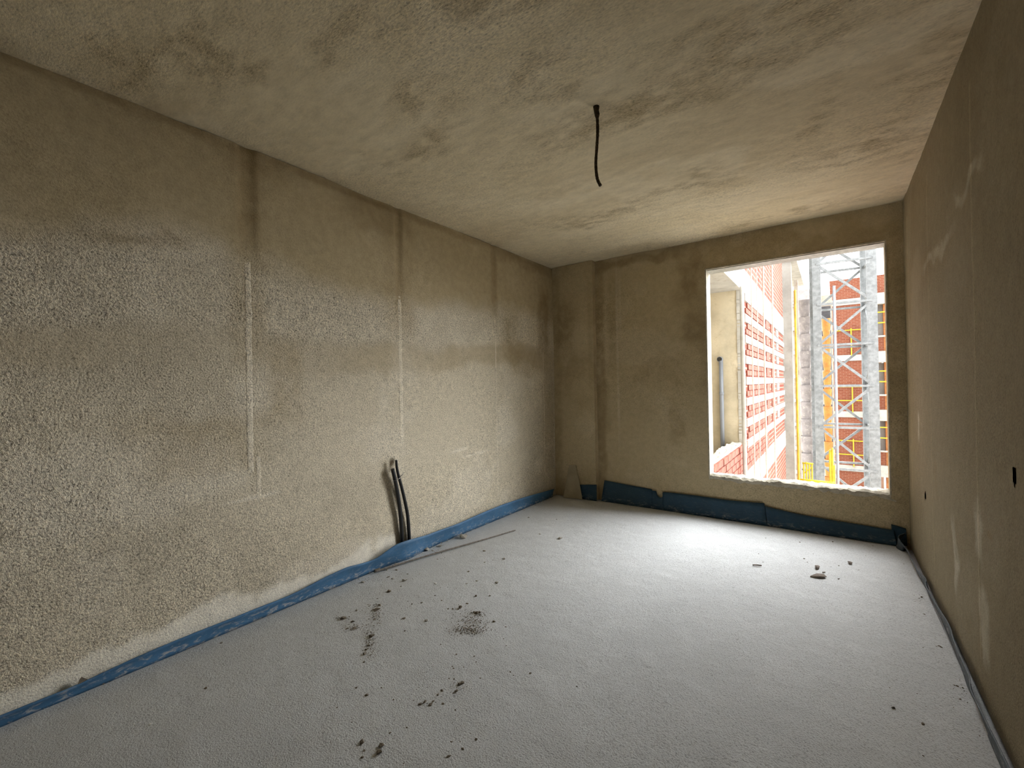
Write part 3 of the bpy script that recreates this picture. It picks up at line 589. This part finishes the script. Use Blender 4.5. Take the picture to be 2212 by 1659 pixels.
# loose grit nobody could count
def grit():
    V, Fq = [], []
    def tet(p, s):
        b = len(V)
        for k in range(4):
            d = (Vector((rng.uniform(-1, 1), rng.uniform(-1, 1), rng.uniform(-0.2, 0.9)))).normalized()*s*rng.uniform(0.6, 1.2)
            V.append(p+d)
        Fq.extend([(b, b+1, b+2), (b, b+2, b+3), (b, b+3, b+1), (b+1, b+3, b+2)])
    def cluster(px, py, rx, ry, n, smin, smax):
        for _ in range(n):
            q = fl(px+rng.gauss(0, rx), py+rng.gauss(0, ry))
            if q.x < XL+0.06 or q.x > XR-0.04 or q.y > YB-0.08: continue
            tet(Vector((q.x, q.y, floor_z(q)+0.0005)), px_size(q, rng.uniform(smin, smax)))
    cluster(1018, 1345, 22, 13, 600, 0.8, 2.0); cluster(1012, 1363, 18, 5, 340, 0.9, 2.4)
    cluster(812, 1322, 8, 14, 220, 0.8, 2.2); cluster(800, 1385, 8, 20, 300, 0.8, 2.2); cluster(741, 1334, 8, 3, 50, 0.8, 2); cluster(768, 1353, 12, 4, 90, 0.8, 2); cluster(1030, 1325, 10, 3, 60, 0.9, 2.2); cluster(770, 1345, 30, 16, 160, 0.5, 1.4)
    cluster(930, 1518, 20, 5, 60, 0.8, 2.0); cluster(990, 1484, 10, 8, 60, 0.8, 2.0); cluster(960, 1490, 40, 20, 120, 0.5, 1.3)
    cluster(860, 1300, 90, 25, 260, 0.5, 1.3); cluster(1000, 1400, 120, 60, 260, 0.5, 1.2); cluster(900, 1560, 140, 50, 200, 0.5, 1.4)
    cluster(1600, 1400, 300, 110, 350, 0.5, 1.2); cluster(2080, 1490, 12, 14, 60, 0.7, 1.8); cluster(1985, 1292, 8, 6, 25, 0.6, 1.3)
    cluster(820, 1236, 40, 12, 130, 0.6, 1.6); cluster(930, 1190, 25, 7, 120, 0.6, 1.7)
    for i in range(520):      # along the foot of the blue strip
        t = rng.random(); k = t*(len(bx)-1); j = int(min(k, len(bx)-2)); u = k-j
        q = fl(bx[j][0]*(1-u)+bx[j+1][0]*u+rng.gauss(1, 2), bx[j][1]*(1-u)+bx[j+1][1]*u+abs(rng.gauss(1, 3)))
        tet(Vector((q.x, q.y, 0.003)), px_size(q, rng.uniform(0.7, 2.2)))
    me = mesh_of('floor_grit', V, Fq); return me
M['grit'] = plain('grit', (0.235, 0.20, 0.155), 0.95, 0, 0.6, 60)
tag(link('floor_grit', grit(), M['grit']), 'fine loose grit and sand scattered over the grey floor', 'grit', kind='stuff')

# ------------------------------------------------------------------ outside
RED1, RED2, RMORT = (0.22, 0.055, 0.035), (0.17, 0.038, 0.025), (0.30, 0.20, 0.15)
M['concrete'] = plain('site_concrete', (0.27, 0.245, 0.21), 0.9, 0, 0.15, 2.5, 0.004, dirt=(0.20, 0.175, 0.14), dirt_k=0.4)
M['pale'] = plain('pale_band', (0.40, 0.375, 0.33), 0.9, 0, 0.12, 4, 0.004, dirt=(0.28, 0.25, 0.20), dirt_k=0.5)
M['render'] = plain('loggia_render', (0.48, 0.41, 0.29), 0.95, 0, 0.15, 3.0, 0.006, dirt=(0.38, 0.31, 0.21), dirt_k=0.5)
M['brick_x'] = brickmat('brick_wing', (1, 2), RED1, RED2, RMORT, 0.25, 0.085, 0.012)
M['brick_y'] = brickmat('brick_far', (0, 2), (0.21, 0.068, 0.038), (0.17, 0.05, 0.028), (0.25, 0.13, 0.09), 0.25, 0.09, 0.010, wash=(0.24, 0.10, 0.06))
M['brick_red'] = plain('brick_red', (0.23, 0.062, 0.038), 0.9, 0, 0.3, 12, 0.004, dirt=(0.34, 0.23, 0.18), dirt_k=0.4)
M['brick_orange'] = plain('brick_orange', (0.34, 0.13, 0.045), 0.9, 0, 0.25, 9, 0.004)
M['steel'] = plain('galvanised_steel', (0.23, 0.235, 0.23), 0.6, 0.15, 0.2, 9, 0.002, dirt=(0.13, 0.13, 0.125), dirt_k=0.5)
M['yellow'] = plain('yellow_paint', (0.50, 0.37, 0.02), 0.5, 0, 0.15, 9)
M['yellow_dull'] = plain('worn_yellow_paint', (0.38, 0.25, 0.02), 0.6, 0, 0.25, 5, dirt=(0.45, 0.30, 0.12))
M['orange'] = plain('orange_plastic', (0.40, 0.15, 0.025), 0.5, 0, 0.2, 5, dirt=(0.38, 0.27, 0.12), dirt_k=0.4)
M['greyplastic'] = plain('grey_plastic', (0.30, 0.26, 0.245), 0.6, 0, 0.2, 5, dirt=(0.55, 0.48, 0.40), dirt_k=0.6)
M['pipe'] = plain('grey_pvc', (0.235, 0.25, 0.275), 0.4, 0, 0.05, 5, spec=0.4)
M['darkglass'] = plain('dark_opening', (0.05, 0.045, 0.045), 0.5, 0, 0.3, 3)
M['curtain'] = plain('inner_wall', (0.30, 0.275, 0.25), 0.9, 0, 0.1, 3)
M['earth'] = plain('site_ground', (0.48, 0.43, 0.35), 0.95, 0, 0.25, 1.2)
M['rope'] = plain('site_rope', (0.52, 0.42, 0.33), 0.9, 0, 0.15, 20)
M['cream'] = plain('cream_render', (0.34, 0.29, 0.23), 0.9, 0, 0.15, 1.5, dirt=(0.22, 0.14, 0.09), dirt_k=0.6)
GZ = -6.0
struct(MB().box(-30, 40, YB+0.17, 60, GZ-0.3, GZ).build('ground', M['earth']), 'bare ground of the courtyard building site')
def sub(parent, mb, name, mat, smooth=False):
    o = mb.build(name, M[mat], None, smooth); o.parent = parent; o.matrix_parent_inverse = Matrix.Translation(-Vector(parent.location)); return o

# brick wing with the loggia, its face at x = FX looking right
FX, LY0, LY1, FEND = -0.955, YB+0.18, 6.42, 12.6
wing = empty('brick_wing', (FX-1.0, 8.5, GZ)); tag(wing, 'red brick wing with open loggia running away left of the window', 'building')
sub(wing, MB().box(FX-0.14, FX-0.02, LY0, LY1, -0.30, 0.40), 'parapet', 'brick_x')
V, Q = lumpy_strip(LY0, LY1, 90, lambda s, t: (FX-0.17+0.17*t+0.012*float(fbm(np.array([s]), np.array([t*2]), 9, 3, 8)[0]) if 0.1 < t < 0.9 else (FX-0.16 if t < 0.5 else FX-0.012), s, (0.40 if not 0.1 < t < 0.9 else 0.455)+0.035*float(fbm(np.array([s]), np.array([t*3]), 11, 3, 6)[0])), 8)
mb = MB(); mb.add([Vector(v) for v in V], Q); sub(wing, mb, 'parapet_mortar', 'mortar')
V, Q = lumpy_strip(LY0, 5.45, 60, lambda s_, t: (FX+0.014+0.03*float(fbm(np.array([s_]), np.array([t*2]), 8, 3, 14)[0]) - 0.05*max(0, (s_-4.95+0.55*t+0.9*float(fbm(np.array([s_]), np.array([t]), 4, 3, 16)[0]))/0.3), s_, -0.2+0.63*t), 14)
mb = MB(); mb.add([Vector(v) for v in V], Q); sub(wing, mb, 'smeared_mortar', 'mortar')
sub(wing, MB().box(-3.6, FX-0.015, LY1, LY1+0.12, -0.1, 2.47), 'loggia_end_wall', 'render')
mb = MB()
for i in range(46):
    z = 0.45+2.02*i/46; mb.box(FX-0.05, FX-0.012+rng.uniform(0, 0.02), LY1-rng.uniform(0.0, 0.02), LY1+0.12, z, z+0.05*rng.uniform(0.6, 1.1))
sub(wing, mb, 'jamb_mortar', 'pale')
sub(wing, MB().box(-3.6, FX+0.01, LY0, FEND, 2.47, 2.79), 'slab_band', 'pale')
sub(wing, MB().box(-3.6, FX+0.01, LY0, FEND, -0.32, 0.04), 'slab_band', 'pale')
sub(wing, MB().box(-3.6, -3.5, LY0, LY1, 0.0, 2.47), 'loggia_back_wall', 'render')
sub(wing, MB().box(FX-0.2, FX-0.01, LY1+0.12, FEND, 0.04, 2.47), 'wall_core', 'brick_x')
sub(wing, MB().box(FX-0.2, FX, LY0, FEND, 2.79, 4.15), 'upper_wall', 'brick_x')
sub(wing, MB().box(FX-0.2, FX, LY0, FEND, GZ, -0.32), 'lower_wall', 'brick_x')
bme = mesh_of('brick', MB().box(-0.015, 0.022, 0.004, 0.236, 0.004, 0.072).v, MB().box(0, 1, 0, 1, 0, 1).f); bme.materials.append(M['brick_red'])
def bricks(parent, y0, y1, rows, zbase):
    for r in rows:
        y = y0-(0.12 if r % 2 else 0)
        while y < y1-0.05:
            if y >= y0-0.001:
                o = bpy.data.objects.new('brick', bme); COL.objects.link(o); o.parent = parent
                o.location = Vector((FX-0.015+rng.uniform(-0.003, 0.004), y, zbase+r*0.082)) - Vector(parent.location)
            y += 0.245
bricks(wing, LY0+0.02, LY1, range(0, 5), 0.03)
bricks(wing, LY1+0.14, 9.1, range(0, 5), 0.045)
for k in range(7):                                   # brick courses between pale courses
    zb = 0.47+k*0.29
    bricks(wing, LY1+0.38, 8.9, range(0, 2), zb)
for k in range(8):
    zb = 0.455+k*0.29-0.10
    if zb > 0.3: sub(wing, MB().box(FX-0.03, FX+0.012, LY1+0.30, FEND, zb-0.01, zb+0.095), 'pale_course', 'pale')
for yy in (9.1, 9.9, 10.9):                          # dark openings of the farther bays
    for k in range(0, 7, 1):
        sub(wing, MB().box(FX-0.05, FX+0.005, yy, yy+0.42, 0.475+k*0.29, 0.475+k*0.29+0.15), 'infill_panel', 'brick_red' if yy < 10 else 'curtain')
# battens and ropes hanging on the wing
for i, (px, w, mat, lab) in enumerate([(1606, 0.05, 'pale', 'pale corner batten at the loggia edge of the brick wing'), (1627, 0.018, 'rope', 'thin rope hanging nearest the loggia on the brick wing'), (1639, 0.014, 'rope', 'thin rope hanging second from the loggia on brick wing'), (1653, 0.030, 'rope', 'pale rope hanging mid-way along the brick wing'), (1672, 0.030, 'rope', 'pale rope hanging near the far end of the wing')]):
    q = at(px, 815, 0, FX+0.06)
    mb = MB().tube([(FX+0.06, q.y, 3.9 if i else 2.45), (FX+0.055, q.y+0.01, 1.5), (FX+0.06, q.y, -5.98)], w/2, 8)
    tag(mb.build('hanging_rope' if i else 'corner_batten', M[mat], None, True), lab, 'rope' if i else 'batten', 'ropes on the brick wing' if i else None)
# grey pipe in the loggia
pt, pb = at(1557, 776, 1, LY1-0.04), at(1559, 990, 1, LY1-0.04)
pipe = empty('drain_pipe', (pt.x, LY1-0.04, pb.z)); tag(pipe, 'grey plastic pipe with open black end on the loggia wall', 'pipe')
sub(pipe, MB().tube([(pt.x, LY1-0.035, 0.05), (pt.x, LY1-0.035, pt.z-0.02)], 0.026, 16), 'pipe_run', 'pipe', True)
zc = at(1557, 850, 1, LY1-0.04).z
sub(pipe, MB().tube([(pt.x, LY1-0.035, zc-0.02), (pt.x, LY1-0.035, zc+0.02)], 0.030, 16), 'coupling', 'pipe', True)
el = sub(pipe, MB().tube([(pt.x-0.012, LY1-0.005, pt.z), (pt.x-0.012, LY1-0.055, pt.z)], 0.036, 18), 'elbow_end', 'pipe', True)
MB().tube([(pt.x-0.012, LY1-0.056, pt.z), (pt.x-0.012, LY1-0.058, pt.z)], 0.030, 18).build('open_mouth', M['black'], el)

# concrete frame with orange bricks at the end of the wing
frame = empty('concrete_frame', (-1.2, 13.2, GZ)); tag(frame, 'raw concrete column and slab frame at the end of the brick wing', 'building')
ca, cbp = at(1689, 815, 1, 12.9), at(1713, 815, 1, 12.9)
sub(frame, MB().box(ca.x, cbp.x, 12.9, 13.2, GZ, 5.6), 'column', 'concrete')
ed = at(1727, 815, 1, 13.6)
sub(frame, MB().box(cbp.x+0.01, ed.x, 13.6, 13.8, GZ, 3.9), 'side_wall', 'cream')
sub(frame, MB().box(-4.0, ed.x+0.02, 12.85, 16.5, 4.25, 4.6), 'roof_slab', 'pale')
sub(frame, MB().box(-4.0, ca.x, 13.3, 13.5, 2.5, 6.5), 'infill_wall', 'cream')
bo = mesh_of('orange_brick', MB().box(0.006, 0.234, -0.02, 0.03, 0.008, 0.142).v, MB().box(0, 1, 0, 1, 0, 1).f); bo.materials.append(M['brick_orange'])
for r in range(16):
    for c in range(5):
        o = bpy.data.objects.new('brick', bo); COL.objects.link(o); o.parent = frame
        o.location = Vector((ca.x-0.20-c*0.25+(0.12 if r % 2 else 0)-0.06, 13.28, 3.4+r*0.155)) - Vector(frame.location)

# far brick building
FY = 30.0
far = empty('far_brick_building', (2.0, FY, GZ)); tag(far, 'far red brick apartment block with cream floor bands', 'building')
zs = [-3.55, -0.62, 2.45, 5.50]
xw0, xw1 = at(1888, 815, 1, FY).x, at(1911, 815, 1, FY).x; xl = at(1796, 815, 1, FY).x
sub(far, MB().box(xl, xw0, FY, FY+0.5, GZ, 6.75), 'brick_wall', 'brick_y')
sub(far, MB().box(xw1, 9, FY, FY+0.5, GZ, 6.75), 'brick_pier', 'brick_orange')
sub(far, MB().box(xw0, xw1, FY+1.6, FY+1.7, GZ, 6.7), 'inner_wall', 'curtain')
for z in zs:
    sub(far, MB().box(xw0-0.15, 9, FY-0.25, FY+0.6, z-0.30, z+0.28), 'floor_band', 'pale')
    sub(far, MB().box(xl, xw0-0.16, FY-0.06, FY+0.1, z-0.16, z+0.16), 'floor_band', 'pale')
    if z > 5: continue
    sub(far, MB().box(xw0, xw1, FY+0.02, FY+0.4, z+0.28, z+1.0), 'window_apron', 'brick_y')
    wf = sub(far, MB().box(xw0, xw0+0.22, FY+0.3, FY+0.38, z+1.0, z+2.75), 'window', 'darkglass')
    MB().box(xw0+0.22, xw1, FY+0.35, FY+0.40, z+1.0, z+2.75).build('pane', M['curtain'], wf)
sub(far, MB().box(xw0, 9, FY-0.02, FY+0.4, 5.75, 6.75), 'roof_parapet', 'brick_y')
for z in zs[:3]:
    mb = MB()
    for dz in (1.75, 2.3): mb.tube([(xw0-0.1, FY-0.33, z+dz), (8.5, FY-0.33, z+dz)], 0.035, 6)
    for xx in (xw0+0.9, xw0+3.0): mb.tube([(xx, FY-0.33, z+0.28), (xx, FY-0.33, z+2.35)], 0.03, 6)
    g = sub(far, mb, 'guard_rail', 'yellow'); g['label'] = 'yellow tube guard rail'
    sub(far, MB().tube([(xw0-0.1, FY-0.30, z+1.05), (8.5, FY-0.30, z+1.05)], 0.05, 6), 'window_rail', 'pale')
    mb = MB()
    for dz in (0.75, 1.5): mb.tube([(xl+0.1, FY-0.10, z+dz), (xw0-0.2, FY-0.10, z+dz)], 0.03, 6)
    for xx in (xl+0.9, xl+1.9): mb.tube([(xx, FY-0.10, z+0.10), (xx, FY-0.10, z+1.6)], 0.03, 6)
    g = sub(far, mb, 'guard_rail', 'yellow'); g['label'] = 'yellow tube guard rail'

# cream building in between
CY = 23.0
xm0, xm1 = at(1700, 815, 1, CY).x, at(1801, 815, 1, CY).x
mid = empty('cream_building', ((xm0+xm1)/2, CY, GZ)); tag(mid, 'weathered cream building behind the mast and rubble chutes', 'building')
sub(mid, MB().box(xm0, xm1, CY, CY+4, GZ, 4.9), 'wall', 'cream')
sub(mid, MB().box(xm0-0.1, xm1-0.55, CY-0.25, CY+4, 4.6, 5.2), 'roof_edge', 'greyplastic')
for k in range(9):
    z = -4.6+k*1.05
    sub(mid, MB().box(xm1-0.40, xm1-0.06, CY-0.02, CY+0.1, z, z+0.62), 'window', 'darkglass')
    sub(mid, MB().box(xm0+0.1, xm1-0.5, CY-0.16, CY, z+0.72, z+0.86), 'ledge', 'pale')

# rubble chutes
def chute(px, y, rad, pitch, z0, z1, mat, label):
    q = at(px, 815, 1, y); e = empty('rubble_chute', (q.x, y, GZ)); tag(e, label, 'chute')
    n = int((z1-z0)/pitch)
    for i in range(n):
        zt_ = z0+(i+1)*pitch
        sub(e, MB().tube([(q.x, y, zt_+0.05*pitch), (q.x, y, zt_), (q.x, y, zt_-0.55*pitch), (q.x, y, zt_-1.08*pitch)], [rad*1.08, rad*1.10, rad*0.92, rad*0.66], 16, False), 'segment', mat, True)
    sub(e, MB().tube([(q.x+rad*1.05, y-rad*0.3, z0), (q.x+rad*1.05, y-rad*0.3, z1)], 0.012, 6), 'chain', 'steel')
    return e
chute(1741, 15.5, 0.165, 0.50, -5.9, 3.9, 'greyplastic', 'dusty grey segmented rubble chute left of the steel mast leg')
chute(1787, 19.0, 0.125, 0.62, -5.9, 3.7, 'orange', 'narrow orange segmented rubble chute behind the steel mast')

# steel hoist mast
MY = 14.2
a, b = at(1767.5, 815, 1, MY), at(1889, 815, 1, MY); S = b.x-a.x; LW = 0.185; RA = math.radians(5.0)
mast = empty('steel_mast', ((a.x+b.x)/2, MY, GZ)); tag(mast, 'tall galvanised lattice mast standing outside the window', 'mast')
cxs = (a.x+b.x)/2
def mp(u, v, z):     # mast frame: u across, v in depth
    return Vector((cxs + u*math.cos(RA) - v*math.sin(RA), MY + u*math.sin(RA) + v*math.cos(RA), z))
for u, v in ((-S/2, 0), (S/2, 0), (-S/2, S), (S/2, S)):
    su = 1 if u < 0 else -1
    mb = MB(); mb.bar(mp(u, v, GZ), mp(u, v, 7.5), LW, 0.02, (0, 1, 0)); mb.bar(mp(u+su*LW*0.5, v+(LW*0.5 if v == 0 else -LW*0.5), GZ), mp(u+su*LW*0.5, v+(LW*0.5 if v == 0 else -LW*0.5), 7.5), 0.02, LW, (0, 1, 0))
    sub(mast, mb, 'leg', 'steel')
PH = 1.08; k = 0; z = GZ+0.62
while z < 7.2:
    for v in (0, S):
        sub(mast, MB().bar(mp(-S/2, v, z), mp(S/2, v, z), 0.05, 0.055), 'horizontal_brace', 'steel')
        d = 1 if (k+(v > 0)) % 2 else -1
        sub(mast, MB().bar(mp(-d*S/2, v+0.03, z), mp(d*S/2, v+0.03, z+PH), 0.045, 0.06), 'diagonal_brace', 'steel')
    for u in (-S/2, S/2):
        sub(mast, MB().bar(mp(u, 0, z), mp(u, S, z), 0.05, 0.055), 'horizontal_brace', 'steel')
        sub(mast, MB().bar(mp(u, 0 if k % 2 else S, z), mp(u, S if k % 2 else 0, z+PH), 0.045, 0.05), 'diagonal_brace', 'steel')
    z += PH; k += 1
q = at(1805.5, 815, 1, 13.2)
tag(MB().tube([(q.x, 13.2, GZ), (q.x, 13.2, 3.55)], 0.030, 10).build('steel_pole', plain('pale_tube', (0.28, 0.295, 0.31), 0.45, 0.2, 0.1, 8), None, True), 'slim pale steel tube standing between the mast legs', 'pole')
q = at(1721, 815, 1, 12.0)
tag(MB().tube([(q.x, 12.0, GZ), (q.x, 12.0, 3.35)], 0.026, 10).build('scaffold_pole', M['yellow_dull'], None, True), 'yellow scaffold pole beside the concrete column', 'pole')

# yellow hoist gate at the foot of the mast
hy = 12.4
gate = empty('hoist_gate', (at(1760, 1040, 1, hy).x, hy, GZ)); tag(gate, 'bright yellow hoist gate frame low outside the window', 'gate')
pa, pb2 = at(1722, 1036, 1, hy), at(1803, 1044, 1, hy)
sub(gate, MB().tube([pa, pb2], 0.035, 8), 'cross_bar', 'yellow', True)
for px_, top in ((1736, 1000), (1742, 998), (1748, 1000), (1754, 1002)):
    q = at(px_, top, 1, hy+0.6); sub(gate, MB().tube([(q.x, hy+0.6, GZ), q], 0.018, 8), 'bar', 'yellow', True)
q0, q1 = at(1733, 1000, 1, hy+0.6), at(1757, 1002, 1, hy+0.6)
sub(gate, MB().tube([q0, q1], 0.022, 8), 'top_rail', 'yellow', True)
for px_, top in ((1793, 972), (1798, 968), (1802, 1005)):
    q = at(px_, top, 1, hy+0.05); sub(gate, MB().tube([(q.x, hy+0.05, GZ), q], 0.024, 8), 'post', 'yellow', True)
q0, q1 = at(1735, 1024, 1, hy+0.6), at(1755, 1008, 1, hy+0.6)
sub(gate, MB().tube([q0, q1], 0.014, 8), 'brace', 'yellow', True)
